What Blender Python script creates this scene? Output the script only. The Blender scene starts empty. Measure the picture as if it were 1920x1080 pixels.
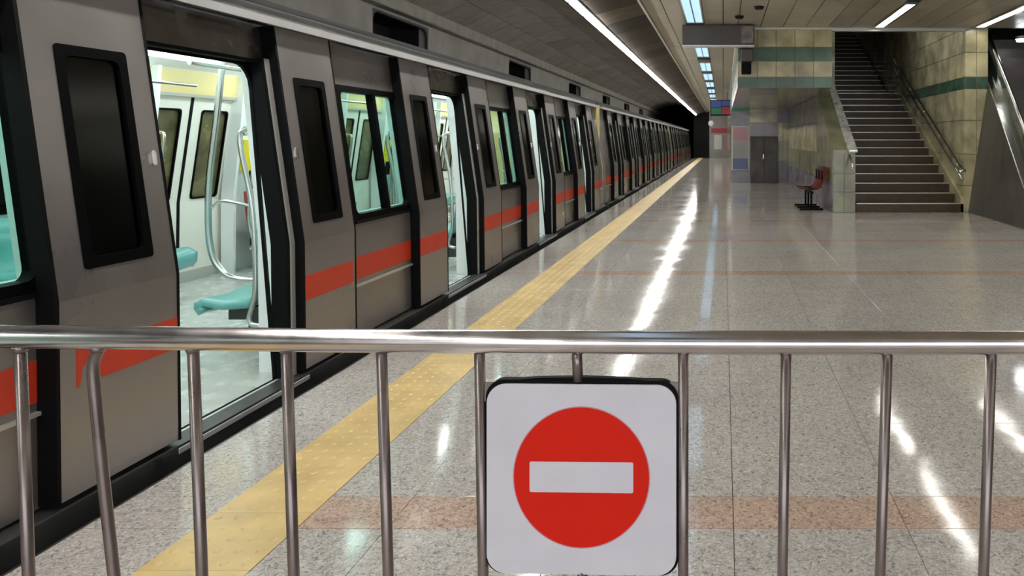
import bpy, bmesh, math, random
from mathutils import Vector, Matrix
random.seed(7)
C = bpy.context.scene.collection
SC = bpy.context.scene

# ------------------------------------------------------------------ camera, world, exposure
H = 1.5
cd = bpy.data.cameras.new('camera'); cam = bpy.data.objects.new('camera', cd); C.objects.link(cam)
cam.location = (0, 0, H); cam.rotation_euler = (math.pi/2, 0, 0)
cd.sensor_width = 36; cd.lens = 36*1400/1920
cd.shift_x = -(1356-960)/1920; cd.shift_y = -(540-262)/1920
cd.clip_start = .05; cd.clip_end = 300
cd.dof.use_dof = True; cd.dof.focus_distance = 1.9; cd.dof.aperture_fstop = 13
SC.camera = cam
w = bpy.data.worlds.new('world'); SC.world = w; w.use_nodes = True
w.node_tree.nodes['Background'].inputs[0].default_value = (.93, .95, 1, 1)
w.node_tree.nodes['Background'].inputs[1].default_value = 1.1
SC.view_settings.view_transform = 'Standard'; SC.view_settings.look = 'None'
SC.view_settings.gamma = 1; SC.view_settings.use_curve_mapping = False
SC.view_settings.exposure = 1.4
SC.cycles.use_denoising = True
SC.cycles.max_bounces = 8; SC.cycles.diffuse_bounces = 4; SC.cycles.glossy_bounces = 4
SC.cycles.transparent_max_bounces = 12; SC.cycles.caustics_reflective = False; SC.cycles.caustics_refractive = False
SC.cycles.sample_clamp_indirect = 6

def area(name, loc, sx, sy, power, col=(1,1,1), rot=(0,0,0)):
    l = bpy.data.lights.new(name, 'AREA'); l.shape = 'RECTANGLE'; l.size = sx; l.size_y = sy
    l.energy = power; l.color = col
    o = bpy.data.objects.new(name, l); C.objects.link(o); o.location = loc; o.rotation_euler = rot
    return o
TUBE_E, BLUE_E, STRIP_E = 15.0, .42, 5.0

# ------------------------------------------------------------------ materials
def mat(name, col, rough=.5, metal=0, spec=.5, emit=None, es=0, noise=None, bump=None, stripes=None, obvar=0):
    """noise=(scale, amount, detail) brightness mottling; bump=(scale, strength)."""
    m = bpy.data.materials.new(name); m.use_nodes = True
    nt = m.node_tree; b = nt.nodes['Principled BSDF']; L = nt.links
    b.inputs['Base Color'].default_value = (*col, 1); b.inputs['Roughness'].default_value = rough
    b.inputs['Metallic'].default_value = metal; b.inputs['Specular IOR Level'].default_value = spec
    if emit: b.inputs['Emission Color'].default_value = (*emit, 1); b.inputs['Emission Strength'].default_value = es
    geo = nt.nodes.new('ShaderNodeNewGeometry')
    src = None
    if noise:
        n = nt.nodes.new('ShaderNodeTexNoise'); n.inputs['Scale'].default_value = noise[0]; n.inputs['Detail'].default_value = noise[2]
        L.new(geo.outputs['Position'], n.inputs['Vector'])
        mr = nt.nodes.new('ShaderNodeMapRange'); L.new(n.outputs['Fac'], mr.inputs[0])
        mr.inputs[1].default_value = .3; mr.inputs[2].default_value = .7
        mr.inputs[3].default_value = 1-noise[1]; mr.inputs[4].default_value = 1+noise[1]
        src = mr.outputs[0]
        r2 = nt.nodes.new('ShaderNodeMapRange'); L.new(n.outputs['Fac'], r2.inputs[0])
        r2.inputs[1].default_value = .3; r2.inputs[2].default_value = .7
        r2.inputs[3].default_value = rough*.8; r2.inputs[4].default_value = min(1, rough*1.25)
        L.new(r2.outputs[0], b.inputs['Roughness'])
    if obvar:
        oi = nt.nodes.new('ShaderNodeObjectInfo')
        mr = nt.nodes.new('ShaderNodeMapRange'); L.new(oi.outputs['Random'], mr.inputs[0])
        mr.inputs[3].default_value = 1-obvar; mr.inputs[4].default_value = 1+obvar
        if src:
            mm = nt.nodes.new('ShaderNodeMath'); mm.operation = 'MULTIPLY'
            L.new(src, mm.inputs[0]); L.new(mr.outputs[0], mm.inputs[1]); src = mm.outputs[0]
        else: src = mr.outputs[0]
    if src:
        vm = nt.nodes.new('ShaderNodeVectorMath'); vm.operation = 'SCALE'; vm.inputs[0].default_value = col
        L.new(src, vm.inputs['Scale']); L.new(vm.outputs[0], b.inputs['Base Color'])
    if bump:
        n = nt.nodes.new('ShaderNodeTexNoise'); n.inputs['Scale'].default_value = bump[0]; n.inputs['Detail'].default_value = 3
        mp = nt.nodes.new('ShaderNodeMapping'); L.new(geo.outputs['Position'], mp.inputs[0])
        if len(bump) > 2: mp.inputs['Scale'].default_value = bump[2]
        L.new(mp.outputs[0], n.inputs['Vector'])
        bp = nt.nodes.new('ShaderNodeBump'); bp.inputs['Strength'].default_value = bump[1]; bp.inputs['Distance'].default_value = .02
        L.new(n.outputs['Fac'], bp.inputs['Height']); L.new(bp.outputs[0], b.inputs['Normal'])
    return m

def granite(name, base, dark, light, rough=.16, sc=75):
    m = bpy.data.materials.new(name); m.use_nodes = True
    nt = m.node_tree; b = nt.nodes['Principled BSDF']; L = nt.links
    geo = nt.nodes.new('ShaderNodeNewGeometry')
    nd = nt.nodes.new('ShaderNodeTexNoise'); nd.inputs['Scale'].default_value = 40; L.new(geo.outputs['Position'], nd.inputs['Vector'])
    mx = nt.nodes.new('ShaderNodeMix'); mx.data_type = 'VECTOR'; mx.inputs['Factor'].default_value = .045
    L.new(geo.outputs['Position'], mx.inputs['A']); L.new(nd.outputs['Color'], mx.inputs['B'])
    v = nt.nodes.new('ShaderNodeTexVoronoi'); v.inputs['Scale'].default_value = sc; L.new(mx.outputs['Result'], v.inputs['Vector'])
    sep = nt.nodes.new('ShaderNodeSeparateColor'); L.new(v.outputs['Color'], sep.inputs[0])
    r = nt.nodes.new('ShaderNodeValToRGB'); L.new(sep.outputs[0], r.inputs[0])
    e = r.color_ramp.elements
    e[0].position = 0; e[0].color = (*dark, 1)
    e[1].position = .16; e[1].color = (*[c*.8 for c in base], 1)
    for p, c in ((.35, base), (.6, [base[0]*1.12, base[1]*1.02, base[2]*.95]), (.8, light), (1, [c*1.15 for c in light])):
        k = r.color_ramp.elements.new(p); k.color = (*c, 1)
    n2 = nt.nodes.new('ShaderNodeTexNoise'); n2.inputs['Scale'].default_value = 1.3; n2.inputs['Detail'].default_value = 4
    L.new(geo.outputs['Position'], n2.inputs['Vector'])
    oi = nt.nodes.new('ShaderNodeObjectInfo')
    a1 = nt.nodes.new('ShaderNodeMath'); a1.operation = 'MULTIPLY_ADD'; a1.inputs[1].default_value = .25; a1.inputs[2].default_value = .84
    L.new(n2.outputs['Fac'], a1.inputs[0])
    a2 = nt.nodes.new('ShaderNodeMath'); a2.operation = 'MULTIPLY_ADD'; a2.inputs[1].default_value = .07
    L.new(oi.outputs['Random'], a2.inputs[0]); L.new(a1.outputs[0], a2.inputs[2])
    vm = nt.nodes.new('ShaderNodeVectorMath'); vm.operation = 'SCALE'
    L.new(r.outputs[0], vm.inputs[0]); L.new(a2.outputs[0], vm.inputs['Scale']); L.new(vm.outputs[0], b.inputs['Base Color'])
    mr = nt.nodes.new('ShaderNodeMapRange'); L.new(n2.outputs['Fac'], mr.inputs[0])
    mr.inputs[1].default_value = .3; mr.inputs[2].default_value = .7; mr.inputs[3].default_value = rough*.75; mr.inputs[4].default_value = rough*1.35
    L.new(mr.outputs[0], b.inputs['Roughness'])
    b.inputs['Specular IOR Level'].default_value = .6
    n3 = nt.nodes.new('ShaderNodeTexNoise'); n3.inputs['Scale'].default_value = 2.2; n3.inputs['Detail'].default_value = 2
    L.new(geo.outputs['Position'], n3.inputs['Vector'])
    bp = nt.nodes.new('ShaderNodeBump'); bp.inputs['Strength'].default_value = .12; bp.inputs['Distance'].default_value = .02
    L.new(n3.outputs['Fac'], bp.inputs['Height']); L.new(bp.outputs[0], b.inputs['Normal'])
    return m

def glass(name, tint, fac, rough=.03):
    m = bpy.data.materials.new(name); m.use_nodes = True
    nt = m.node_tree; L = nt.links; nt.nodes.remove(nt.nodes['Principled BSDF']); out = nt.nodes['Material Output']
    t = nt.nodes.new('ShaderNodeBsdfTransparent'); t.inputs[0].default_value = (*tint, 1)
    g = nt.nodes.new('ShaderNodeBsdfGlossy'); g.inputs['Roughness'].default_value = rough
    f = nt.nodes.new('ShaderNodeLayerWeight'); f.inputs['Blend'].default_value = .5
    pw = nt.nodes.new('ShaderNodeMath'); pw.operation = 'POWER'; pw.inputs[1].default_value = 5; L.new(f.outputs['Facing'], pw.inputs[0])
    a = nt.nodes.new('ShaderNodeMath'); a.operation = 'MULTIPLY_ADD'; a.inputs[1].default_value = .7; a.inputs[2].default_value = fac; L.new(pw.outputs[0], a.inputs[0])
    mx = nt.nodes.new('ShaderNodeMixShader'); L.new(a.outputs[0], mx.inputs[0]); L.new(t.outputs[0], mx.inputs[1]); L.new(g.outputs[0], mx.inputs[2])
    L.new(mx.outputs[0], out.inputs[0]); return m

M = {}
M['granite'] = granite('grey_granite', (.54,.515,.485), (.27,.265,.265), (.66,.63,.60), .08, 120)
M['granite_red'] = granite('red_granite', (.56,.415,.335), (.29,.19,.16), (.66,.50,.42), .08, 120)
M['grout'] = mat('grout', (.30,.29,.27), .7)
M['tactile'] = mat('yellow_tactile', (.80,.58,.25), .36, noise=(5,.12,4), obvar=.05)
M['train'] = mat('train_grey_metal', (.335,.31,.305), .31, .72, noise=(2.2,.08,6), bump=(3,.03))
M['train_body'] = mat('train_body_grey', (.315,.29,.285), .33, .7, noise=(2.6,.10,6), bump=(3,.03))
M['eaves'] = mat('eaves_aluminium', (.66,.66,.67), .42, .35, noise=(4,.05,4))
M['roofgrey'] = mat('roof_grey', (.2,.2,.2), .6, .2, noise=(3,.15,4))
M['black'] = mat('black_rubber', (.004,.004,.0045), .6, spec=.1)
M['frame'] = mat('black_window_frame', (.003,.003,.0035), .4, spec=.04)
M['red'] = mat('orange_red_stripe', (.66,.05,.018), .45, noise=(6,.08,4))
M['header'] = mat('dark_header_metal', (.16,.14,.13), .25, .8, noise=(5,.3,5), bump=(6,.15))
M['alu'] = mat('door_post_aluminium', (.58,.58,.53), .35, .4)
M['sole'] = mat('solebar_dark_grey', (.06,.06,.06), .4, .3, noise=(4,.2,4))
M['under'] = mat('underframe_black', (.01,.01,.01), .8)
M['inwhite'] = mat('interior_white_panel', (.86,.88,.87), .4, noise=(2,.03,3))
M['inwarm'] = mat('interior_cream_door', (.86,.84,.76), .35, noise=(2,.04,3))
M['inyellow'] = mat('interior_pale_yellow', (.82,.68,.32), .4)
M['yellowbox'] = mat('bright_yellow_plastic', (.88,.72,.02), .4)
M['yellowglow'] = mat('painted_yellow_doorway_light', (.78,.70,.22), .4)  # yellow light of the doorways put into the screen colour
M['infloor'] = mat('interior_pale_floor', (.58,.60,.57), .25, noise=(7,.12,5))
M['teal'] = mat('teal_seat_plastic', (.17,.47,.46), .25)
M['redseat'] = mat('red_brown_seat_plastic', (.38,.08,.06), .3)
M['tealwall'] = mat('pale_teal_panel', (.74,.86,.82), .4)
M['chrome'] = mat('brushed_steel_tube', (.62,.62,.60), .2, 1)
M['glass'] = glass('green_tinted_glass', (.74,.87,.83), .03)
M['darkglass'] = glass('dark_glass', (.25,.25,.2), .03, .16)
M['clearglass'] = glass('clear_glass', (.80,.88,.86), .05)
M['inlight'] = mat('interior_lamp', (1,1,1), .5, emit=(.86,1,.98), es=4.6)
M['warmlight'] = mat('interior_warm_lamp', (1,1,1), .5, emit=(1,.9,.45), es=6)
M['tube'] = mat('fluorescent_diffuser', (1,1,1), .5, emit=(1,.98,.93), es=TUBE_E)
M['blue'] = mat('blue_light_diffuser', (.6,.75,.85), .5, emit=(.42,.68,.95), es=BLUE_E)
M['strip'] = mat('white_light_strip', (.9,.9,.9), .5, emit=(1,.98,.9), es=STRIP_E)
M['concrete'] = mat('tunnel_concrete', (.38,.36,.34), .8, noise=(2,.2,6), bump=(12,.2))
M['ledge'] = mat('pale_concrete_ledge', (.40,.385,.35), .9, spec=.1, noise=(3,.15,5))
M['vault'] = mat('vault_tile', (.34,.315,.28), .6, noise=(3,.22,6), bump=(14,.6,(1,4,1)), obvar=.12)
M['vaultdark'] = mat('vault_backing', (.03,.03,.035), .8)
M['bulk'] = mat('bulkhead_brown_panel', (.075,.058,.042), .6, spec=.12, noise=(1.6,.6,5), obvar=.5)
M['plank'] = mat('ceiling_plank', (.46,.41,.32), .38, noise=(2,.18,5), obvar=.13)
M['dark'] = mat('dark_void', (.006,.006,.007), .9)
M['darkgrey'] = mat('dark_grey_metal', (.075,.062,.056), .4, .3, noise=(3,.15,4))
M['cream'] = mat('cream_marble', (.50,.45,.27), .18, noise=(2.2,.4,6), obvar=.1)
M['green'] = mat('green_marble', (.065,.135,.085), .2, noise=(2.5,.35,6), obvar=.12)
M['stone'] = mat('grey_green_polished_stone', (.26,.26,.16), .15, noise=(1.8,.35,6), obvar=.1)
M['mauve'] = mat('mauve_grey_stone', (.24,.21,.25), .2, noise=(2,.3,5), obvar=.1)
M['step'] = mat('brown_stair_stone', (.065,.044,.022), .4, spec=.35, noise=(5,.25,6), obvar=.12)
M['nosing'] = mat('pale_metal_nosing', (.62,.58,.50), .3, .6)
M['steel'] = mat('polished_steel', (.72,.72,.70), .18, 1, bump=(5,.25))
M['coping'] = mat('pale_polished_coping', (.72,.72,.68), .3, .3, noise=(5,.3,5))
M['dimlight'] = mat('dim_lamp', (.9,.85,.7), .5, emit=(1,.9,.65), es=.9)
M['olive'] = mat('olive_brown_far_glass', (.13,.115,.05), .25, noise=(3,.5,3))  # brown reflections and curtain tone put into the pane colour
M['clad'] = mat('dark_escalator_cladding', (.11,.10,.085), .42, .2, noise=(2,.15,5), bump=(6,.1))
M['white'] = mat('white_painted_wall', (.42,.40,.39), .5, noise=(2,.1,3))
M['signred'] = mat('sign_red', (.72,.018,.006), .6, spec=.15, noise=(6,.05,3))
M['signwhite'] = mat('sign_white', (.68,.66,.72), .5, spec=.2, noise=(10,.03,3))
M['rail'] = mat('barrier_stainless_steel', (.62,.57,.56), .2, 1, noise=(9,.10,5))
M['bar'] = mat('barrier_bar_steel', (.26,.215,.205), .32, .85, noise=(14,.12,5))
M['lamp'] = mat('downlight', (1,1,1), .5, emit=(.9,.97,1), es=14)
M['pblue'] = mat('blue_panel', (.05,.07,.22), .4, emit=(.06,.12,.4), es=.08)
M['pred'] = mat('red_panel', (.35,.05,.07), .4, emit=(.5,.05,.08), es=.04)
M['pgreen'] = mat('green_panel', (.03,.13,.08), .4, emit=(.03,.3,.15), es=.05)
M['ppink'] = mat('pink_poster', (.55,.30,.36), .4)
M['posterblue'] = mat('blue_poster_band', (.16,.18,.36), .4)
M['benchred'] = mat('dark_red_bench_seat', (.62,.06,.04), .35)

# ------------------------------------------------------------------ helpers
def wloc(o):
    v = Vector((0,0,0))
    while o: v += o.location; o = o.parent
    return v
def obj(name, bm, m, parent=None, smooth=False):
    me = bpy.data.meshes.new(name)
    if parent: bmesh.ops.translate(bm, verts=bm.verts, vec=-wloc(parent))
    elif bm.verts:
        lo = [min(v.co[i] for v in bm.verts) for i in range(3)]; hi = [max(v.co[i] for v in bm.verts) for i in range(3)]
        org = Vector(((lo[0]+hi[0])/2, (lo[1]+hi[1])/2, lo[2])); bmesh.ops.translate(bm, verts=bm.verts, vec=-org)
    bm.normal_update(); bm.to_mesh(me); bm.free(); me.materials.append(m if not isinstance(m, str) else M[m])
    o = bpy.data.objects.new(name, me); C.objects.link(o)
    if parent: o.parent = parent
    else: o.location = org
    return o
def tag(o, label, cat, group=None, kind=None):
    o['label'] = label; o['category'] = cat
    if group: o['group'] = group
    if kind: o['kind'] = kind
    return o
def thing(name, loc, label, cat, group=None):
    o = bpy.data.objects.new(name, None); C.objects.link(o); o.location = loc; o.empty_display_size = .2
    return tag(o, label, cat, group)
def struct(o): o['kind'] = 'structure'; return o
def copy_tree(o, parent=None):
    c = o.copy(); C.objects.link(c)
    if parent: c.parent = parent
    for ch in KIDS.get(o.name, []): copy_tree(ch, c)
    return c
KIDS = {}
def index_kids():
    KIDS.clear()
    for o in bpy.data.objects:
        if o.parent: KIDS.setdefault(o.parent.name, []).append(o)

def hexa(bm, p):   # p: 8 points, bottom 4 ccw then top 4
    v = [bm.verts.new(q) for q in p]
    for f in ((3,2,1,0),(4,5,6,7),(0,1,5,4),(1,2,6,5),(2,3,7,6),(3,0,4,7)): bm.faces.new([v[i] for i in f])
    return v
def box(bm, x0,x1,y0,y1,z0,z1):
    return hexa(bm, [(x0,y0,z0),(x1,y0,z0),(x1,y1,z0),(x0,y1,z0),(x0,y0,z1),(x1,y0,z1),(x1,y1,z1),(x0,y1,z1)])
def bevel(bm, r, seg=1):
    bmesh.ops.bevel(bm, geom=[e for e in bm.edges], offset=r, segments=seg, affect='EDGES', profile=.5); return bm
def bxo(name, x0,x1,y0,y1,z0,z1, m, parent=None, bv=0):
    bm = bmesh.new(); box(bm, x0,x1,y0,y1,z0,z1)
    if bv: bevel(bm, bv)
    return obj(name, bm, m, parent)
def tube(bm, pts, r, n=12, cap=True):
    pts = [Vector(p) for p in pts]; rings = []; up = None
    for i, p in enumerate(pts):
        d = (pts[min(i+1,len(pts)-1)]-pts[max(i-1,0)]).normalized()
        if up is None: up = Vector((0,0,1)) if abs(d.z) < .9 else Vector((1,0,0))
        a = d.cross(up).normalized(); up = a.cross(d).normalized()
        rr = r[i] if isinstance(r, (list, tuple)) else r
        rings.append([bm.verts.new(p + a*rr*math.cos(2*math.pi*k/n) + up*rr*math.sin(2*math.pi*k/n)) for k in range(n)])
    for A, B in zip(rings, rings[1:]):
        for k in range(n):
            f = bm.faces.new([A[k], A[(k+1)%n], B[(k+1)%n], B[k]]); f.smooth = True
    if cap: bm.faces.new(rings[0][::-1]); bm.faces.new(rings[-1])
def tubeo(name, pts, r, m, parent=None, n=12):
    bm = bmesh.new(); tube(bm, pts, r, n); return obj(name, bm, m, parent)
def curve_pts(P, k=6):     # Catmull-Rom
    P = [Vector(p) for p in P]; Q = [P[0]*2-P[1]] + P + [P[-1]*2-P[-2]]; out = []
    for i in range(1, len(Q)-2):
        for j in range(k):
            t = j/k; a,b,c,d = Q[i-1:i+3]
            out.append(.5*((2*b)+(c-a)*t+(2*a-5*b+4*c-d)*t*t+(3*b-a-3*c+d)*t**3))
    return out + [P[-1]]
def rrect(u0,u1,v0,v1,r,k=5):
    out = []
    for cx, cy, a0 in ((u1-r,v1-r,0),(u0+r,v1-r,90),(u0+r,v0+r,180),(u1-r,v0+r,270)):
        for i in range(k+1):
            a = math.radians(a0+90*i/k); out.append((cx+r*math.cos(a), cy+r*math.sin(a)))
    return out
def prism(bm, outline, f0, f1):    # outline [(u,v)], f0/f1 map to 3d
    A = [bm.verts.new(f0(u,v)) for u,v in outline]; B = [bm.verts.new(f1(u,v)) for u,v in outline]
    n = len(A); bm.faces.new(A[::-1]); bm.faces.new(B)
    for i in range(n): bm.faces.new([A[i],A[(i+1)%n],B[(i+1)%n],B[i]])
def ring(bm, outer, inner, f0, f1):
    n = len(outer)
    oa=[bm.verts.new(f0(*p)) for p in outer]; ob=[bm.verts.new(f1(*p)) for p in outer]
    ia=[bm.verts.new(f0(*p)) for p in inner]; ib=[bm.verts.new(f1(*p)) for p in inner]
    for i in range(n):
        j=(i+1)%n
        bm.faces.new([ob[i],ob[j],ib[j],ib[i]]); bm.faces.new([oa[j],oa[i],ia[i],ia[j]])
        bm.faces.new([oa[i],oa[j],ob[j],ob[i]]); bm.faces.new([ia[j],ia[i],ib[i],ib[j]])

# ------------------------------------------------------------------ floor of the platform
XE = -2.475                      # platform edge
YT0, YT1 = -2.04, -1.647         # tactile strip
END = 62.0
bm = bmesh.new(); box(bm, XE, 12, -8, END, -1.1, -.03)
floor = struct(obj('floor', bm, 'grout'))
meshc = {}
def slab(name, x0,x1,y0,y1, m, parent, stuffbm=None):
    g = .0013
    if stuffbm is not None:
        box(stuffbm, x0+g,x1-g,y0+g,y1-g,-.0305,0); return
    key = (round(x1-x0,3), round(y1-y0,3), m)
    if key not in meshc:
        b = bmesh.new(); hx=(x1-x0)/2-g; hy=(y1-y0)/2-g; box(b, -hx,hx,-hy,hy,-.0305,0); bevel(b, .0008)
        me = bpy.data.meshes.new(name); b.to_mesh(me); b.free(); me.materials.append(M[m]); meshc[key] = me
    o = bpy.data.objects.new(name, meshc[key]); C.objects.link(o); o.parent = parent
    o.location = Vector(((x0+x1)/2,(y0+y1)/2,0)) - wloc(parent)
xcols = [(XE, YT0), (YT1, -1.3)] + [(-1.3+.67*i, -1.3+.67*(i+1)) for i in range(15)]
def walkable(xa, xb, ya, yb):
    xm, ym = xa, (ya+yb)/2
    if ym > 26.1: return xm < .3
    if ym > 15.4: return xm < 2.3
    return True
cells, bands = [], []
k = -2
while True:
    yb = 2.88+2.7*k
    if yb > END: break
    for xa, xb in xcols:
        if yb > -1.5 and walkable(xa,xb,yb,yb+.26): (cells if xa < YT0-.1 else bands).append((xa,xb,yb,min(END,yb+.26)))
        for j in range(3):
            a = yb+.26+j*(2.44/3); b_ = min(a+2.44/3, END)
            if a < END and b_-a > .05 and a > -2 and walkable(xa,xb,a,b_): cells.append((xa,xb,a,b_))
    k += 1
def vis(c):   # how large the piece shows from the platform end
    xm, ym = (c[0]+c[1])/2, (c[2]+c[3])/2
    if ym < 1.5 or xm > .42*ym+.5: return 1e6+ym
    return ym + .2*abs(xm)
for lst, nm, m in ((cells, 'slab', 'granite'), (bands, 'band_slab', 'granite_red')):
    lst.sort(key=vis)
    lim = 300 if nm == 'slab' else 220
    for c in lst[:lim]: slab(nm, *c, m, floor)
    rest = lst[lim:]
    if rest:
        b = bmesh.new()
        for c in rest: slab(nm, *c, m, floor, b)
        o = obj(nm+'s_far', b, m, floor); o.name = 'far_'+nm+'s'; o['kind'] = 'stuff'
# tactile tiles, 0.4 m square with blister domes
b = bmesh.new(); hx = (YT1-YT0)/2; ty = .40
box(b, -hx+.001,hx-.001,-ty/2+.001,ty/2-.001,-.03,.001)
for i in range(5):
    for j in range(5):
        cx = -hx+.04+i*(2*hx-.08)/4; cy = -ty/2+.04+j*.08
        top = [b.verts.new((cx+.008*math.cos(a*math.pi/4), cy+.008*math.sin(a*math.pi/4), .0055)) for a in range(8)]
        bot = [b.verts.new((cx+.016*math.cos(a*math.pi/4), cy+.016*math.sin(a*math.pi/4), .001)) for a in range(8)]
        b.faces.new(top)
        for a in range(8):
            f = b.faces.new([bot[a],bot[(a+1)%8],top[(a+1)%8],top[a]]); f.smooth = True
me = bpy.data.meshes.new('tactile_tile'); b.to_mesh(me); b.free(); me.materials.append(M['tactile'])
for i in range(int((END+1)/ty)):
    o = bpy.data.objects.new('tactile_tile', me); C.objects.link(o); o.parent = floor
    o.location = Vector(((YT0+YT1)/2, -1+ty*(i+.5), 0)) - wloc(floor)
# platform edge nosing and track bed
struct(bxo('trim_1', XE-.015, XE+.0, -8, END, -.14, -.002, 'sole'))
struct(bxo('track_floor', -6.4, XE, -8, 75, -1.3, -1.1, 'under'))

# ------------------------------------------------------------------ tunnel wall, ledge, vault
XW = -6.2
bm = bmesh.new()
box(bm, XW-.2, XW, -8, 75, -1.2, 3.2); box(bm, XW-.2, XW, -8, 75, 3.84, 4.0)
ys = [-8] + [v for k in range(-1, 6) for v in (13.2+8.4*k, 15.7+8.4*k)] + [75]
for a, b_ in zip(ys[0::2], ys[1::2]): box(bm, XW-.2, XW, a, b_, 3.2, 3.84)
wl = struct(obj('wall_left', bm, 'concrete'))
for k in range(-1, 6):
    y0 = 13.2+8.4*k
    b = bmesh.new()
    box(b, XW-.9, XW-.8, y0-.1, y0+2.6, 3.1, 3.94)
    box(b, XW-.8, XW-.2, y0-.1, y0, 3.1, 3.94); box(b, XW-.8, XW-.2, y0+2.5, y0+2.6, 3.1, 3.94)
    box(b, XW-.8, XW-.2, y0, y0+2.5, 3.1, 3.2); box(b, XW-.8, XW-.2, y0, y0+2.5, 3.84, 3.94)
    obj('vent_recess', b, 'dark', wl)
    b = bmesh.new(); ring(b, rrect(y0, y0+2.5, 3.2, 3.84, .02), rrect(y0+.04, y0+2.46, 3.24, 3.80, .18),
        lambda u,v: (XW-.06,u,v), lambda u,v: (XW-.01,u,v)); obj('vent_rim', b, 'sole', wl)
struct(bxo('trim_2', XW, -5.98, -8, 75, 3.88, 4.12, 'ledge', bv=.02))
struct(bxo('trim_leak_block', XW-.2, -5.99, -8, 75, 4.0, 4.6, 'ledge'))  # added closure, stops outside light leaking in over the ledge
prof = [(-6.0,4.12),(-5.4,4.42),(-4.7,4.60),(-4.0,4.58),(-3.3,4.38),(-2.75,4.05),(-2.36,3.72)]
bm = bmesh.new()
for (xa,za),(xb,zb) in zip(prof, prof[1:]):
    hexa(bm, [(xa,-8,za+.03),(xb,-8,zb+.03),(xb,75,zb+.03),(xa,75,za+.03),(xa,-8,za+.12),(xb,-8,zb+.12),(xb,75,zb+.12),(xa,75,za+.12)])
vault = struct(obj('ceiling_vault', bm, 'vaultdark'))
for r_, ((xa,za),(xb,zb)) in enumerate(zip(prof, prof[1:])):
    d = Vector((xb-xa, 0, zb-za)); L_ = d.length; d.normalize(); nrm = Vector((d.z,0,-d.x))
    nb = 43; w_ = 66/nb
    b = bmesh.new(); g = .012
    p0 = d*g; p1 = d*(L_-g)
    hexa(b, [p0-nrm*.0+Vector((0,g,0)), p1+Vector((0,g,0)), p1+Vector((0,w_-g,0)), p0+Vector((0,w_-g,0)),
             p0-nrm*.04+Vector((0,g,0)), p1-nrm*.04+Vector((0,g,0)), p1-nrm*.04+Vector((0,w_-g,0)), p0-nrm*.04+Vector((0,w_-g,0))])
    me = bpy.data.meshes.new('vault_tile'); b.normal_update(); b.to_mesh(me); b.free(); me.materials.append(M['vault'])
    for i in range(nb):
        o = bpy.data.objects.new('vault_tile', me); C.objects.link(o); o.parent = vault
        o.location = Vector((xa, 2+i*w_ - (w_/2 if r_%2 else 0), za)) + nrm*(.004*random.random()) - wloc(vault)

# fixture channel and sloped brown bulkhead beside the flat ceiling
struct(bxo('trim_3', -2.38, -2.12, -8, END+1, 3.60, 3.82, 'vaultdark'))
CZ = 3.8; XB = -1.36
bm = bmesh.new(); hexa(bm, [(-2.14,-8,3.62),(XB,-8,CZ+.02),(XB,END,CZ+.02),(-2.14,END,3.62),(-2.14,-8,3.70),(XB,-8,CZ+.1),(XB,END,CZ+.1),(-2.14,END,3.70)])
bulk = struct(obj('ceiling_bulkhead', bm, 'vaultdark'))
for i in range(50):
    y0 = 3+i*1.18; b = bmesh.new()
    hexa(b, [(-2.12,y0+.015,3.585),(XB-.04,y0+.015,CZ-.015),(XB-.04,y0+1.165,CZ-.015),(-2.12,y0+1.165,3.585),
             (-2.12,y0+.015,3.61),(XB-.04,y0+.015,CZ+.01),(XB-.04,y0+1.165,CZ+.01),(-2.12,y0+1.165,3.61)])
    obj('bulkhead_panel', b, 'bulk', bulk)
struct(bxo('trim_4', XB-.04, XB+.0, -8, END, CZ-.04, CZ+.04, 'alu'))

# fluorescent fixtures, one continuous row over the platform edge
b = bmesh.new(); box(b, -.07,.07,-.60,.60,.05,.09); bevel(b,.006)
me_h = bpy.data.meshes.new('housing'); b.to_mesh(me_h); b.free(); me_h.materials.append(M['alu'])
b = bmesh.new(); box(b, -.055,.055,-.545,.545,0,.05); bevel(b,.012)
me_d = bpy.data.meshes.new('diffuser'); b.to_mesh(me_d); b.free(); me_d.materials.append(M['tube'])
for i in range(52):
    y = -3.4 + 1.25*i
    if y > 60.4: break
    t = thing('fluorescent_light', (-2.23, y, 3.51), 'white fluorescent light in the long row above the yellow line', 'light', 'fluorescent lights in a row over the platform edge')
    for nm, me in (('housing', me_h), ('diffuser', me_d)):
        o = bpy.data.objects.new(nm, me); C.objects.link(o); o.parent = t

# ------------------------------------------------------------------ flat plank ceiling
bm = bmesh.new(); box(bm, XB, .3, -8, END, CZ+.03, CZ+.2); box(bm, .3, 12, -8, 15.4, CZ+.03, CZ+.2)
ceil = struct(obj('ceiling', bm, 'vaultdark'))
blue_x = (-.73, -.37); strip_xs = [(3.05,3.30), (5.10,5.35)]
cols = []
x = XB
edges = [XB, -1.04, blue_x[0]-.0, blue_x[1], .0, .3]
edges += [.3+.46*i for i in range(1, 6)] + [3.05, 3.30] + [3.30+.45*i for i in range(1,5)] + [5.35] + [5.35+.5*i for i in range(1, 9)]
def plank(x0,x1,y0,y1):
    g=.008
    b = bmesh.new(); dz = random.uniform(0,.006); box(b, x0+g,x1-g,y0+g,y1-g,CZ+dz,CZ+.03); obj('ceiling_plank', b, 'plank', ceil)
for x0, x1 in zip(edges, edges[1:]):
    if (x0, x1) in strip_xs or abs(x0-blue_x[0]) < .01: continue
    y = -3.2 + random.uniform(0, .01)
    lim = END if x0 < .29 else 15.4
    L_ = 3.1
    while y < lim-.05:
        plank(x0, x1, y, min(y+L_, lim)); y += L_
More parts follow.
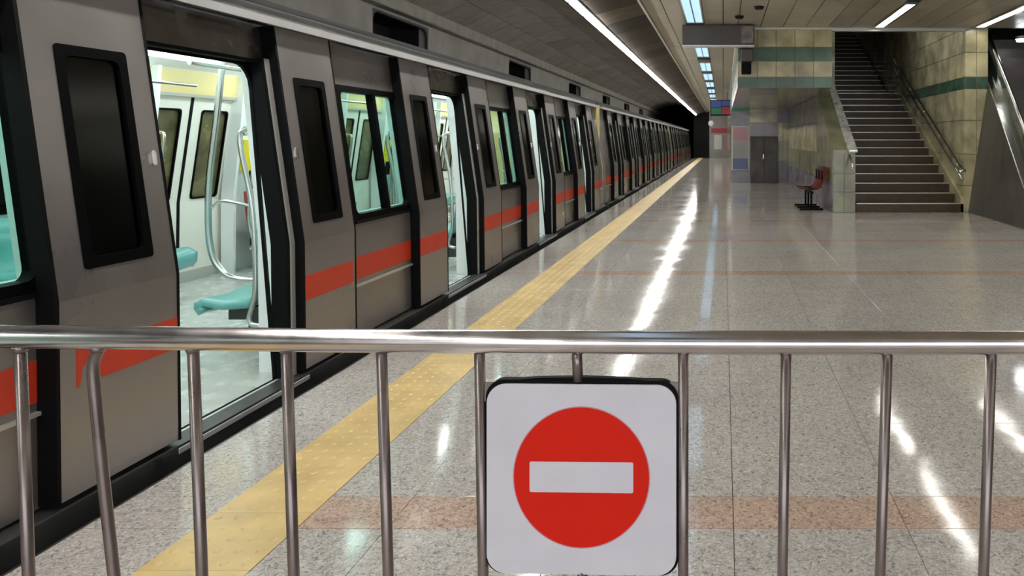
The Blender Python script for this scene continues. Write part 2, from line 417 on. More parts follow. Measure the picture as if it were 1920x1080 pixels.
# blue light panels in the slot
for k, y0 in enumerate([-4, .2, 4.4, 8.6, 11.9, 15.4+2.6, 22.3, 26.0, 29.8, 34, 38, 42, 46, 50, 54]):
    ln = 2.7 if y0 != 11.9 else 2.75
    lab = 'pale blue ceiling light panel in the slot over the platform'
    t = thing('ceiling_light_panel', ((blue_x[0]+blue_x[1])/2, y0+ln/2, CZ), lab, 'light', 'blue light panels along the ceiling slot')
    b = bmesh.new(); box(b, blue_x[0]+.02, blue_x[1]-.02, y0+.03, y0+ln-.03, CZ+.005, CZ+.03); obj('diffuser', b, 'blue', t)
    b = bmesh.new(); ring(b, rrect(blue_x[0]+.004, blue_x[1]-.004, y0, y0+ln, .01,1), rrect(blue_x[0]+.03, blue_x[1]-.03, y0+.03, y0+ln-.03, .01,1),
        lambda u,v:(u,v,CZ+.03), lambda u,v:(u,v,CZ-.012)); obj('frame', b, 'alu', t)
    bxo('divider', -.56, -.54, y0+.03, y0+ln-.03, CZ-.01, CZ+.006, 'darkgrey', t)
for k, y0 in enumerate([7.9, 21.2, 25.2, 28.9, 33]):
    bxo('slot_blank', blue_x[0]+.01, blue_x[1]-.01, y0, y0+.5, CZ-.03, CZ+.03, 'darkgrey', ceil)
# white strips
for i, (x0, x1) in enumerate(strip_xs):
    for y0 in (-4, -.5, 3.0, 6.2, 9.4, 12.6):
        lab = ['recessed white light strip over the middle of the platform', 'recessed white light strip near the escalator side'][i]
        if y0 == 12.6: lab = ['white ceiling light strip ending above the foot of the stairs', 'white ceiling light strip ending above the escalator'][i]
        t = thing('light_strip', ((x0+x1)/2, y0+1.3, CZ), lab, 'light', ['light strips over the middle platform', 'light strips on the escalator side'][i])
        b = bmesh.new(); box(b, x0+.05, x1-.05, y0+.02, y0+2.6, CZ+.01, CZ+.035); obj('diffuser', b, 'strip', t)
        b = bmesh.new(); ring(b, rrect(x0,x1,y0,y0+2.62,.01,1), rrect(x0+.05,x1-.05,y0+.03,y0+2.59,.01,1),
            lambda u,v:(u,v,CZ+.04), lambda u,v:(u,v,CZ-.015)); obj('frame', b, 'steel', t)

# ------------------------------------------------------------------ platform end, tunnel portal, right side
YF = 15.4
struct(bxo('wall_end', -1.15, .9, END, END+.3, -.03, CZ+.2, 'white'))
struct(bxo('wall_tunnel_end', -6.4, -1.15, 74, 74.3, -1.3, 5, 'dark'))
struct(bxo('wall_portal', -2.45, -1.15, END, 74, -1.3, 5, 'dark'))
we = bpy.data.objects['wall_end']
bxo('red_sign_band', -1.0, .6, END-.04, END, 2.05, 2.45, 'pred', we)
bxo('notice_board', -.75, -.1, END-.05, END, .7, 1.9, 'inwhite', we, .01)
bxo('notice_board', .0, .55, END-.05, END, .5, 1.9, 'ppink', we, .01)
struct(bxo('wall_right', 9.0, 9.3, -8, 34, -.05, 9, 'clad'))

def clad_wall(wall, plane, us, rows, m_of, th=.02):
    """stone panels: plane(u, v, off) -> point; us list of u edges; rows list of v edges"""
    for (v0, v1, m) in rows:
        for u0, u1 in zip(us, us[1:]):
            g = .006; b = bmesh.new()
            p = [plane(u0+g,v0+g,0),plane(u1-g,v0+g,0),plane(u1-g,v1-g,0),plane(u0+g,v1-g,0),
                 plane(u0+g,v0+g,th),plane(u1-g,v0+g,th),plane(u1-g,v1-g,th),plane(u0+g,v1-g,th)]
            hexa(b, p); bmesh.ops.recalc_face_normals(b, faces=b.faces); bevel(b, .003)
            obj('stone_panel', b, m, wall)
def lin(a, b_, n): return [a+(b_-a)*i/n for i in range(n+1)]

# upper bulkhead with cream and green courses, over the recessed wall
bm = bmesh.new(); box(bm, .32, 2.25, YF+.02, 26, 2.57, CZ+.2)
wb = struct(obj('wall_bulkhead', bm, 'stone'))
rows = [(2.57,2.79,'green'),(2.79,3.12,'cream'),(3.12,3.41,'green'),(3.41,3.79,'cream')]
clad_wall(wb, lambda u,v,o: (u, YF+.02-o, v), lin(.32,2.25,5), rows, None)
clad_wall(wb, lambda u,v,o: (.32-o, u, v), lin(YF,26,8), rows, None)
# recessed wall at 26 m
bm = bmesh.new(); box(bm, .9, 2.27, 26, 26.3, -.03, 2.6)
wr = struct(obj('wall_recess', bm, 'stone'))
rows = [(0,.75,'mauve'),(.75,1.45,'stone'),(1.45,2.1,'cream'),(2.1,2.55,'mauve')]
clad_wall(wr, lambda u,v,o: (u, 26-o, v), [1.91,2.08,2.25], rows, None)
# grey service door
sd = struct(bxo('door_1', .94, 1.90, 25.90, 26.0, 0, 1.62, 'darkgrey', bv=.01))
bxo('door_panel', 1.00, 1.41, 25.88, 25.9, .06, 1.56, 'darkgrey', sd, .005); bxo('door_panel', 1.43, 1.84, 25.88, 25.9, .06, 1.56, 'darkgrey', sd, .005)
bxo('door_handle', 1.38, 1.395, 25.84, 25.88, .85, 1.0, 'steel', sd)
clad_wall(wr, lambda u,v,o: (u, 26-o, v), [.92,1.41,1.90], [(1.64,2.1,'mauve'),(2.1,2.55,'cream')], None)
# column with posters
col = struct(bxo('wall_column', .28, .92, 26.3, 26.9, -.03, CZ+.1, 'stone'))
for z0,z1,m in ((0,.42,'mauve'),(1.98,2.5,'mauve'),(2.5,3.1,'pgreen'),(3.1,3.78,'cream')):
    bxo('stone_panel', .29,.91,26.27,26.3,z0+.005,z1-.005,m,col,.003)
t = thing('illuminated_poster', (.6,26.26,.45), 'white poster with blue foot and pink top on the far column', 'poster')
bxo('poster_frame', .30,.90,26.22,26.27,.44,1.97,'alu',t,.008); bxo('white_field', .33,.87,26.205,26.22,.86,1.45,'white',t)
bxo('blue_band', .33,.87,26.205,26.22,.46,.85,'posterblue',t); bxo('pink_field', .33,.87,26.205,26.22,1.46,1.95,'ppink',t)

# stairwell side walls
bm = bmesh.new()
# parapet between platform and stairs (x 2.25..2.74), sloping top then full height
m_s = .1875/.40
def ztop(y): return 1.06 + .5*(y-14.95)
poly = [(YF,0),(29.5,0),(29.5,8),(18.2,8),(18.2,ztop(18.2)),(YF,ztop(YF))]
A = [(2.27,y,z) for y,z in poly]; B = [(2.72,y,z) for y,z in poly]
va=[bm.verts.new(p) for p in A]; vb=[bm.verts.new(p) for p in B]
bm.faces.new(va); bm.faces.new(vb[::-1])
for i in range(len(va)): j=(i+1)%len(va); bm.faces.new([va[j],va[i],vb[i],vb[j]])
bmesh.ops.recalc_face_normals(bm, faces=bm.faces)
wsl = struct(obj('wall_stair_left', bm, 'stone'))
clad_wall(wsl, lambda u,v,o: (u, YF-o, v), [2.26,2.49,2.73], [(0,.42,'stone'),(.42,.80,'stone'),(.80,1.22,'stone')], None)
clad_wall(wsl, lambda u,v,o: (2.27-o, u, v), lin(YF,26,10), [(0,.6,'mauve'),(.6,1.2,'stone')], None)
clad_wall(wsl, lambda u,v,o: (2.27-o, u, v), lin(18.3,26,7), [(1.2,1.9,'cream'),(1.9,2.55,'mauve')], None)
# inner face of that wall, visible past the lintel
bm = bmesh.new()
y0, y1 = YF-.1, 18.4
hexa(bm, [(2.57,y0,ztop(y0)),(2.76,y0,ztop(y0)),(2.76,y1,ztop(y1)),(2.57,y1,ztop(y1)),
          (2.57,y0,ztop(y0)+.05),(2.76,y0,ztop(y0)+.05),(2.76,y1,ztop(y1)+.05),(2.57,y1,ztop(y1)+.05)]); bevel(bm,.012)
obj('coping', bm, 'coping', wsl)
tubeo('handrail', [(2.60,15.35,1.40-.22),(2.60,15.0,.98),(2.60,14.98,.9)], .022, 'steel', wsl)
# right wall of stairwell
bm = bmesh.new(); box(bm, 4.99, 5.45, YF, 29.5, -.03, CZ+.1); box(bm, 4.99, 5.45, YF+.15, 29.5, CZ+.1, 8.2)
wsr = struct(obj('wall_stair_right', bm, 'stone'))
rw = [(0,.55,'cream'),(.55,1.2,'cream'),(1.2,1.9,'cream'),(1.9,2.55,'cream'),(2.55,2.79,'green'),(2.79,3.3,'cream'),(3.3,3.79,'cream')]
clad_wall(wsr, lambda u,v,o: (u, YF-o, v), [4.98,5.22,5.46], rw, None)
clad_wall(wsr, lambda u,v,o: (4.99-o, u, v), lin(YF,23,8), rw+[(3.79,4.5,'cream'),(4.5,5.2,'cream'),(5.2,6,'cream')], None)
# back wall and roof of stairwell, lintel
struct(bxo('wall_stair_back', 2.2, 5.5, 29.5, 29.8, 0, 9, 'plank'))
struct(bxo('ceiling_stairwell', 2.2, 5.5, YF+.15, 29.8, 8.0, 8.2, 'clad'))
struct(bxo('trim_5', 2.25, 5.46, YF-.01, YF+.13, CZ-.06, CZ+.6, 'alu'))
bxo('stone_panel', .3, 2.25, YF-.05, YF+.0, CZ-.03, CZ+.02, 'alu', wb)
struct(bxo('wall_leak_block', .3, 9.3, YF+.02, YF+.14, CZ+.05, 9.0, 'clad'))  # added unseen blocker, shuts out world light above the ceiling
struct(bxo('wall_far_leak_block', .32, .5, 26.9, END, -.03, CZ+.2, 'stone'))  # added unseen wall, keeps outside light off the far platform
struct(bxo('wall_stair_right_back', 5.3, 5.45, 29.5, 34, -.03, 9, 'clad'))
# upper hall light at head of stairs (off the photo behind the lintel)
for yy in (28.6,):
    t = thing('upper_hall_light', (3.8, yy, 7.7), 'dim light over the head of the stairs', 'light')
    bxo('housing', 3.0, 4.6, yy-.12, yy+.12, 7.75, 7.95, 'alu', t); bxo('diffuser', 3.05, 4.55, yy-.1, yy+.1, 7.70, 7.75, 'dimlight', t)

# ------------------------------------------------------------------ staircase
st = thing('staircase', (3.84, YF, 0), 'wide brown stone staircase with pale metal edges between cream marble walls', 'staircase')
r, tr = .1875, .40
def step(y, z, zb, depth):
    b = bmesh.new(); box(b, 2.74, 4.96, y, y+depth, zb, z-.0); bevel(b,.004); s = obj('step', b, 'step', st)
    b = bmesh.new(); box(b, 2.745, 4.955, y-.008, y+.045, z-.014, z+.005); bevel(b,.003); obj('nosing', b, 'nosing', s)
for n in range(15): step(YF+tr*n, r*(n+1), r*(n+1)-.22 if n else 0, tr+.02)
z15 = r*15; y15 = YF+tr*15
bxo('landing', 2.74, 4.96, y15, y15+1.3, z15-.2, z15-.002, 'step', st)
for n in range(15): step(y15+1.3+tr*n, z15+r*(n+1), z15+r*(n+1)-.22, tr+.02)
# stringer skirting on the right
bm = bmesh.new()
def zt(y): return .30+m_s*(y-YF)
hexa(bm, [(4.90,YF,0),(4.965,YF,0),(4.965,y15,z15-.2),(4.90,y15,z15-.2),(4.90,YF,zt(YF)),(4.965,YF,zt(YF)),(4.965,y15,zt(y15)),(4.90,y15,zt(y15))])
obj('stringer', bm, 'cream', st)
# handrail on right wall
hr = thing('handrail', (4.84, 15.2, .9), 'steel tube handrail sloping up the cream wall right of the stairs', 'handrail')
pts = [(4.72,14.95,.86),(4.86,15.0,.88),(4.86,15.3,.97)] + [(4.86, 15.3+.5*i, .97+m_s*.5*i) for i in range(1,13)]
tubeo('rail', pts, .024, 'steel', hr)
tubeo('lower_rail', [(4.90,p[1],p[2]-.28) for p in pts[2:]], .016, 'steel', hr)
for i in range(5):
    y = 15.5+1.3*i; z = .97+m_s*(y-15.3)
    tubeo('bracket', [(4.86,y,z),(4.86,y,z-.10),(4.965,y,z-.13)], .012, 'steel', hr, 8)

# ------------------------------------------------------------------ escalator
es = thing('escalator', (5.6, 13.5, 0), 'escalator with dark cladding and steel balustrade at the right edge', 'escalator')
def dk(t, w_=0, dz=0):   # point along the deck line, t metres from y=12.9, w to the right
    ang = math.atan2(.144, 1)
    return Vector((5.10+.144*t + w_*math.cos(ang), 12.9+t - w_*math.sin(ang), .96+.70*t+dz))
bm = bmesh.new(); prev = None
segs = [-1.0+.5*i for i in range(12)]
low = []
for t_ in segs:
    p = dk(t_); yb = p.y
    base = Vector((5.04, yb, -.02)) if yb < YF else Vector((5.50, yb, -.02))
    if yb > YF: p = Vector((max(p.x, 5.5), p.y, p.z))
    low.append((base, p))
low = [(Vector((5.04,10.6,-.02)), Vector((5.02,10.6,.26))), (Vector((5.04,11.9,-.02)), Vector((5.02,11.9,.28)))] + low[1:]
rows_ = [[bm.verts.new(b_), bm.verts.new(p), bm.verts.new(p+Vector((.12,0,0))), bm.verts.new(Vector((p.x+.12, b_.y, -.02)))] for b_, p in low]
for A_, B_ in zip(rows_, rows_[1:]):
    for i in range(4): j=(i+1)%4; bm.faces.new([A_[i],B_[i],B_[j],A_[j]])
bm.faces.new(rows_[0]); bm.faces.new(rows_[-1][::-1]); bmesh.ops.recalc_face_normals(bm, faces=bm.faces)
obj('side_cladding', bm, 'clad', es)
def sweep_box(name, w0, w1, d0, d1, m, t0=-.9, t1=5.0):
    b = bmesh.new(); p=[dk(t0,w0,d0),dk(t0,w1,d0),dk(t1,w1,d0),dk(t1,w0,d0),dk(t0,w0,d1),dk(t0,w1,d1),dk(t1,w1,d1),dk(t1,w0,d1)]
    hexa(b, p); bevel(b, .006); return obj(name, b, m, es)
sweep_box('deck', -.02, .20, .0, .05, 'steel'); sweep_box('glass_balustrade', .09, .105, .05, .72, 'clearglass')
tubeo('handrail', [dk(-.9,.1,.72), dk(5,.1,.72)], .04, 'steel', es)
sweep_box('inner_skirt', .20, .24, -.35, .03, 'steel')
sweep_box('inner_skirt', 1.26, 1.30, -.35, .03, 'steel'); sweep_box('deck', 1.30, 1.55, .0, .05, 'steel')
sweep_box('glass_balustrade', 1.38, 1.395, .05, .72, 'clearglass'); tubeo('handrail', [dk(-.9,1.39,.74), dk(5,1.39,.74)], .04, 'black', es)
ang = math.atan2(.144,1)
for i in range(16):
    t_ = -.9+.36*i; c = dk(t_, .74, -.30); b = bmesh.new(); box(b, -.5,.5,-.02,.40,-.25,0)
    bmesh.ops.rotate(b, verts=b.verts, cent=(0,0,0), matrix=Matrix.Rotation(-ang,3,'Z')); bmesh.ops.translate(b, verts=b.verts, vec=c)
    obj('escalator_step', b, 'darkgrey', es)
for lx, ly, lz in ((6.35,15.9,3.62),):
    t = thing('downlight', (lx,ly,lz), 'small round bright downlight above the escalator', 'light')
    b = bmesh.new(); bmesh.ops.create_cone(b, cap_ends=True, segments=20, radius1=.10, radius2=.09, depth=.05); bmesh.ops.translate(b, verts=b.verts, vec=(lx,ly,lz)); obj('lens', b, 'lamp', t)
    b = bmesh.new(); bmesh.ops.create_cone(b, cap_ends=True, segments=20, radius1=.12, radius2=.12, depth=.06); bmesh.ops.translate(b, verts=b.verts, vec=(lx,ly,lz+.05)); obj('housing', b, 'alu', t)
    tubeo('stem', [(lx,ly,lz+.05),(lx,ly,5.0)], .015, 'darkgrey', t, 8)
struct(bxo('ceiling_escalator', 5.45, 9.0, YF+.1, 34, 5.0, 5.2, 'clad'))
struct(bxo('wall_escalator_back', 5.45, 9.0, 22, 22.3, 0, 5.0, 'clad'))

# ------------------------------------------------------------------ hanging sign box, speaker, small ceiling things
t = thing('hanging_sign_box', (-.1, 14.95, 3.4), 'long dark grey sign box hung under the ceiling seen from behind', 'sign')
bxo('casing', -.82, .62, 14.85, 15.05, 3.39, 3.79, 'darkgrey', t, .012); bxo('lower_trim', -.82, .62, 14.84, 15.06, 3.35, 3.388, 'eaves', t, .006)
bxo('end_cap', .36, .60, 14.835, 14.85, 3.42, 3.76, 'header', t, .004)
t = thing('loudspeaker', (.5, 15.2, 2.9), 'dark loudspeaker box on the corner below the sign box', 'loudspeaker')
bxo('casing', .36,.60,15.12,15.36,3.08,3.34,'darkgrey',t,.01); bxo('lower_casing', .37,.57,15.1,15.34,2.84,3.06,'black',t,.01)
bxo('bracket', .44,.5,15.34,15.38,2.9,3.3,'alu',t)
t = thing('exit_direction_sign', (-.1, 36, 3.0), 'hanging lit sign in blue red and green far down the platform', 'sign')
bxo('casing', -.62,.42,36.0,36.16,2.66,3.42,'dark',t,.01); bxo('blue_field', -.58,-.1,35.98,36.0,3.06,3.38,'pblue',t); bxo('red_field', -.08,.38,35.98,36.0,2.72,3.08,'pred',t)
bxo('green_field', -.58,-.1,35.98,36.0,2.72,3.04,'pgreen',t); bxo('blue_field', -.08,.38,35.98,36.0,3.12,3.38,'pblue',t)
tubeo('hanger', [(-.4,36.08,3.4),(-.4,36.08,3.82)], .012, 'darkgrey', t, 8); tubeo('hanger', [(.2,36.08,3.4),(.2,36.08,3.82)], .012, 'darkgrey', t, 8)
t = thing('platform_mirror', (-.9, 56, 2.5), 'small round white mirror hung near the far tunnel mouth', 'mirror')
b = bmesh.new(); bmesh.ops.create_uvsphere(b, u_segments=20, v_segments=10, radius=.22)
for v in b.verts: v.co.y *= .35
for f in b.faces: f.smooth = True
bmesh.ops.translate(b, verts=b.verts, vec=(-.9,56,2.72)); obj('bowl', b, 'inwhite', t)
tubeo('hanger', [(-.9,56.03,2.9),(-.9,56.03,3.82)], .015, 'darkgrey', t, 8)
for i,(x,y) in enumerate([(.62,12.9),(.3,13.9)]):
    t = thing('ceiling_speaker', (x,y,CZ), ['small dark ceiling fitting nearer the camera', 'small dark ceiling fitting just before the sign box'][i], 'ceiling fitting')
    b = bmesh.new(); bmesh.ops.create_cone(b, cap_ends=True, segments=16, radius1=.07, radius2=.09, depth=.05); bmesh.ops.translate(b, verts=b.verts, vec=(x,y,CZ-.022)); obj('grille', b, 'dark', t)

# ------------------------------------------------------------------ bench
bn = thing('platform_bench', (1.95, 16.4, 0), 'dark red seat bench on black legs beside the stair wall', 'bench')
for i in range(3):
    y0 = 15.72+.46*i
    pts = [(1.62,.47),(1.67,.455),(1.84,.44),(1.98,.44),(2.06,.48),(2.12,.66),(2.19,.92)]
    b = bmesh.new(); A_=[]; 
    for (x,z) in pts:
        A_.append([b.verts.new((x,y0+.02,z)), b.verts.new((x,y0+.44,z))])
    for p,q in zip(A_,A_[1:]): f=b.faces.new([p[0],q[0],q[1],p[1]]); f.smooth=True
    bmesh.ops.solidify(b, geom=b.faces[:], thickness=.03); s = obj('seat', b, 'benchred', bn)
    for yy in (y0+.18, y0+.32):
        bxo('back_rib', 2.10,2.115,yy-.008,yy+.008,.56,.84,'black',s)
bxo('beam', 1.84,1.90,15.7,17.1,.36,.41,'black',bn,.008)
for y in (15.85, 16.4, 16.95):
    tubeo('leg', [(1.87,y,.36),(1.87,y,.04)], .022, 'black', bn, 8)
    tubeo('foot', [(1.62,y,.025),(2.12,y,.025)], .022, 'black', bn, 8)

# ------------------------------------------------------------------ METRO CAR
ZK = .86
def px(z):
    if z <= ZK: return -2.60 - .01*(z-.05)/.81
    if z <= 2.2: return -2.61 - .19*(z-ZK)/1.34
    t_ = z-2.2; return -2.80 - .142*t_ - 1.6*t_*t_
XC = -4.16
def P(y, z, o): return (px(z)+o, y, z)
def Pf(y, z, o): return (2*XC-(px(z)+o), y, z)
def zsplit(z0, z1): return [z0] + [z for z in (ZK,) if z0 < z < z1] + [z1]
def pan(bm, y0,y1,z0,z1,oi,oo, F=P):
    zs = zsplit(z0,z1)
    for a,b_ in zip(zs,zs[1:]):
        hexa(bm, [F(y0,a,oi),F(y0,a,oo),F(y1,a,oo),F(y1,a,oi),F(y0,b_,oi),F(y0,b_,oo),F(y1,b_,oo),F(y1,b_,oi)])
def pano(name, y0,y1,z0,z1,oi,oo,m,parent,F=P):
    b = bmesh.new(); pan(b,y0,y1,z0,z1,oi,oo,F); bmesh.ops.recalc_face_normals(b, faces=b.faces); return obj(name,b,m,parent)
def pan_hole(y0,y1,z0,z1,h,oi,oo,F=P):
    b = bmesh.new(); a0,a1,b0,b1 = h
    pan(b,y0,y1,z0,b0,oi,oo,F); pan(b,y0,y1,b1,z1,oi,oo,F); pan(b,y0,a0,b0,b1,oi,oo,F); pan(b,a1,y1,b0,b1,oi,oo,F)
    bmesh.ops.remove_doubles(b, verts=b.verts, dist=.0002); bmesh.ops.recalc_face_normals(b, faces=b.faces); return b
def fringo(name, a0,a1,b0,b1, wd, r0, r1, oi, oo, m, parent, F=P):
    b = bmesh.new(); ring(b, rrect(a0,a1,b0,b1,r0), rrect(a0+wd,a1-wd,b0+wd,b1-wd,r1), lambda u,v:F(u,v,oi), lambda u,v:F(u,v,oo))
    bmesh.ops.recalc_face_normals(b, faces=b.faces); return obj(name,b,m,parent)
def plateo(name, a0,a1,b0,b1,r0,oi,oo,m,parent,F=P):
    b = bmesh.new(); prism(b, rrect(a0,a1,b0,b1,r0), lambda u,v:F(u,v,oi), lambda u,v:F(u,v,oo))
    bmesh.ops.recalc_face_normals(b, faces=b.faces); return obj(name,b,m,parent)

CY0, CY1 = -4.93, 16.6
D0, PIT, OPN, LW = 3.565, 3.49, 1.09, .632       # door opening start, pitch, opening, leaf width
doors = [D0+PIT*k for k in range(-2, 4)]          # -3.415 .. 14.035
def build_car(label, y_shift=0):
    car = thing('metro_car', (XC, CY0, -1.0), label, 'train car', 'cars of the standing train')
    # roof
    zr = [2.335, 2.42, 2.52, 2.60, 2.64]; xr = [-2.99+.0, -3.12, -3.35, -3.7, -4.16]
    b = bmesh.new(); pr = [(x,z) for x,z in zip(xr,zr)] + [(2*XC-x,z) for x,z in list(zip(xr,zr))[-2::-1]]
    rows_=[[b.verts.new((x,CY0,z)), b.verts.new((x,CY1,z))] for x,z in pr]
    for p,q in zip(rows_,rows_[1:]): f=b.faces.new([p[0],p[1],q[1],q[0]]); f.smooth=True
    bmesh.ops.solidify(b, geom=b.faces[:], thickness=.04); obj('roof', b, 'roofgrey', car)
    # curved eaves band
    b = bmesh.new(); pr=[(-2.775,2.235),(-2.785,2.27),(-2.82,2.31),(-2.87,2.335),(-2.93,2.35),(-3.0,2.36)]
    rows_=[[b.verts.new((x,CY0,z)), b.verts.new((x,CY1,z))] for x,z in pr]
    for p,q in zip(rows_,rows_[1:]): f=b.faces.new([p[0],p[1],q[1],q[0]]); f.smooth=True
    bmesh.ops.solidify(b, geom=b.faces[:], thickness=.03); obj('eaves_band', b, 'eaves', car)
    bxo('rain_gutter', -2.80,-2.745,CY0,CY1,2.208,2.238,'alu',car,.006)
    b = bmesh.new(); box(b, -2.745,-2.738,CY0,CY1,2.20,2.245); obj('gutter_lip', b, 'eaves', car)
    # solebar and underframe
    pano('solebar', CY0, CY1, -.13, .045, -.10, .012, 'sole', car)
    b = bmesh.new(); box(b, -5.55,-2.80,CY0+.3,CY1-.3,-.9,-.13); obj('underframe', b, 'under', car)
    for k, dy in enumerate(doors):   # joint plates on the solebar
        pano('joint_plate', dy-.16, dy-.13, -.12, .04, .0, .02, 'under', car)
    # interior shell
    bxo('floor', -5.60,-2.70,CY0,CY1,-.05,.03,'infloor',car)
    bxo('inner_ceiling', -5.40,-2.92,CY0,CY1,2.26,2.29,'inwhite',car)
    b = bmesh.new()
    for i in range(3): 
        pass
    b.free()
    for i,(x0,x1) in enumerate(((-3.55,-3.40),(-4.92,-4.77))):
        for k in range(7):
            yy = CY0+.4+3.05*k
            bxo('ceiling_lamp', x0,x1,yy,yy+2.5,2.22,2.26,'inlight',car,.008)
    for sgn_, nm_ in ((1,'cove'),(-1,'cove')):
        b = bmesh.new(); f_ = (lambda x: x) if sgn_ == 1 else (lambda x: 2*XC-x)
        A_ = [(f_(-2.94),2.08),(f_(-3.0),2.20),(f_(-3.12),2.262),(f_(-3.12),2.29),(f_(-2.96),2.23),(f_(-2.90),2.08)]
        prism(b, A_, lambda u,v:(u,CY0,v), lambda u,v:(u,CY1,v)); bmesh.ops.recalc_face_normals(b, faces=b.faces); obj(nm_, b, 'inwhite', car)
    for k in range(14): bxo('ceiling_grille', -4.30,-4.02,CY0+.4+1.5*k,CY0+1.5+1.5*k,2.235,2.26,'alu',car,.004)
    for e in (CY0, CY1-.05):    # end walls
        b = bmesh.new(); box(b,-5.5,-4.7,e,e+.05,.03,2.3); box(b,-3.6,-2.82,e,e+.05,.03,2.3); box(b,-4.7,-3.6,e,e+.05,1.98,2.3)
        obj('end_wall', b, 'inyellow', car)
    # near side
    for k, dy in enumerate(doors):
        de = dy+OPN
        for side,(a0,a1) in enumerate(((dy-LW+.0, dy), (de, de+LW))):
            ww = (a0+.135, a1-.125) if side == 0 else (a0+.125, a1-.135)
            b = pan_hole(a0,a1,.07,2.205,(ww[0]+.02,ww[1]-.02,.98,1.885),-.035,0)
            leaf = obj('door_leaf', b, 'train', car)
            fringo('window_frame', ww[0],ww[1],.965,1.90,.045,.018,.035,-.03,.004,'frame',leaf)
            plateo('window_pane', ww[0]+.03,ww[1]-.03,.99,1.875,.02,-.02,-.012,'darkglass',leaf)
            pano('edge_seal', a0-.018,a0,.065,2.205,-.075,.002,'black',leaf); pano('edge_seal', a1,a1+.016,.065,2.205,-.05,.002,'black',leaf)
            bu = a1-.045 if side == 0 else a0+.045
            plateo('door_button', bu-.014,bu+.014,1.38,1.45,.013,-.001,.008,'steel',leaf)
            if k == 2 and side == 0:    # scuffed stripe on the nearest leaf
                rr = bmesh.new()
                out = [(a0+.075,.655),(a1,.655),(a1,.505),(a0+.20,.505),(a0+.165,.56),(a0+.15,.545),(a0+.135,.60),(a0+.105,.575),(a0+.09,.50),(a0+.075,.50)]
                out = [(u, v) for u,v in out][::-1]
                prism(rr, out, lambda u,v:P(u,v,-.001), lambda u,v:P(u,v,.0015)); bmesh.ops.recalc_face_normals(rr, faces=rr.faces)
                obj('red_stripe', rr, 'red', leaf)['label'] = 'scuffed orange red stripe with chipped paint'
                zz = .0
            else: pano('red_stripe', a0+(.0 if side==0 else 0),a1-(.03 if side else 0),.495,.65,-.001,.0015,'red',leaf)
        # opening: header, posts, threshold, jamb
        pano('door_header', dy-.02, de+.02, 1.985, 2.205, -.14, -.085, 'header', car)
        pano('header_seal', dy, de, 1.97, 1.99, -.14, -.07, 'black', car)
        pano('door_frame', de-.055, de-.015, .03, 2.0, -.15, -.05, 'alu', car)
        pano('frame_seal', de-.085, de-.055, .03, 2.0, -.16, -.06, 'black', car)
        pano('frame_seal', de-.015, de+.02, .03, 2.2, -.16, -.03, 'black', car)
        pano('door_frame', dy, dy+.03, .03, 2.0, -.15, -.06, 'black', car)
        b = bmesh.new(); box(b, -2.74,-2.585,dy-.02,de+.02,.0,.036); bevel(b,.006); obj('threshold', b, 'eaves', car)
        bxo('threshold_slot', -2.752,-2.738,dy,de,.028,.038,'black',car)
        # corner fillets at the top of the opening
        fringo('portal_surround', dy+.01, de-.06, -.12, 1.985, .03, .02, .12, -.155, -.135, 'black', car)
        # interior draught screens
        for yy in (dy-.10, de+.06):
            b = bmesh.new(); prism(b, [(-2.80,.03),(-2.93,.03),(-2.94,.9),(-3.04,1.9),(-3.06,2.2),(-2.95,2.2),(-2.90,1.9),(-2.80,.9)], lambda u,v:(u,yy,v), lambda u,v:(u,yy+.045,v))
            bmesh.ops.recalc_face_normals(b, faces=b.faces); obj('draught_screen', b, 'yellowglow' if label.startswith('second') and k in (2,4) else 'inwhite', car)
            b = bmesh.new(); prism(b, [(-5.52,.03),(-5.39,.03),(-5.38,.9),(-5.28,1.9),(-5.26,2.2),(-5.37,2.2),(-5.42,1.9),(-5.52,.9)], lambda u,v:(u,yy,v), lambda u,v:(u,yy+.045,v))
            bmesh.ops.recalc_face_normals(b, faces=b.faces); obj('draught_screen', b, 'inwhite', car)
    # body panels between leaves
    segs_ = [(CY0+.02, doors[0]-LW+.05)] + [(doors[k]+OPN+LW-.05, doors[k+1]-LW+.05) for k in range(5)] + [(doors[5]+OPN+LW-.05, CY1-.02)]
    for i,(a0,a1) in enumerate(segs_):
        full = 0 < i < 6
        bo0, bo1 = -.13, -.075
        if full:
            w0, w1 = a0+.20, a1-.012
            b = pan_hole(a0,a1+.03,.06,2.205,(w0+.02,w1-.02,.93,1.88),bo0,bo1); bp = obj('body_panel', b, 'train_body', car)
            mid = w0+(w1-w0)*.56
            fringo('window_frame', w0,w1,.905,1.905,.045,.012,.05,bo0+.01,bo1+.012,'frame',bp)
            pano('window_mullion', mid-.025,mid+.025,.93,1.88,bo0+.01,bo1+.012,'frame',bp)
            plateo('window_pane', w0+.03,mid-.01,.93,1.88,.04,-.10,-.09,'glass',bp); plateo('window_pane', mid+.01,w1-.03,.93,1.88,.04,-.10,-.09,'glass',bp)
            pano('window_sill', w0,w1,.885,.905,bo1-.01,bo1+.02,'black',bp)
            b = pan_hole(a0-.6,a1+.6,.03,2.1,(w0+.03,w1-.02,.95,1.86),-.17,-.135); obj('inner_lining', b, 'tealwall', car)
        else:
            b = bmesh.new(); pan(b,a0,a1,.06,2.205,bo0,bo1); bmesh.ops.recalc_face_normals(b, faces=b.faces); bp = obj('body_panel', b, 'train_body', car)
            pano('inner_lining', CY0 if i==0 else a0-.6, a1+.6 if i==0 else CY1,.03,2.1,-.17,-.135,'inwhite',car)
        pano('red_stripe', a0,a1,.475,.64,bo1-.002,bo1+.002,'red',bp)
        pano('rubbing_strip', a0+.12,a1-.06,.425,.44,bo1,bo1+.018,'alu',bp)
        pano('panel_joint', a0+.13,a0+.136,.06,.90,bo1,bo1+.002,'black',bp)
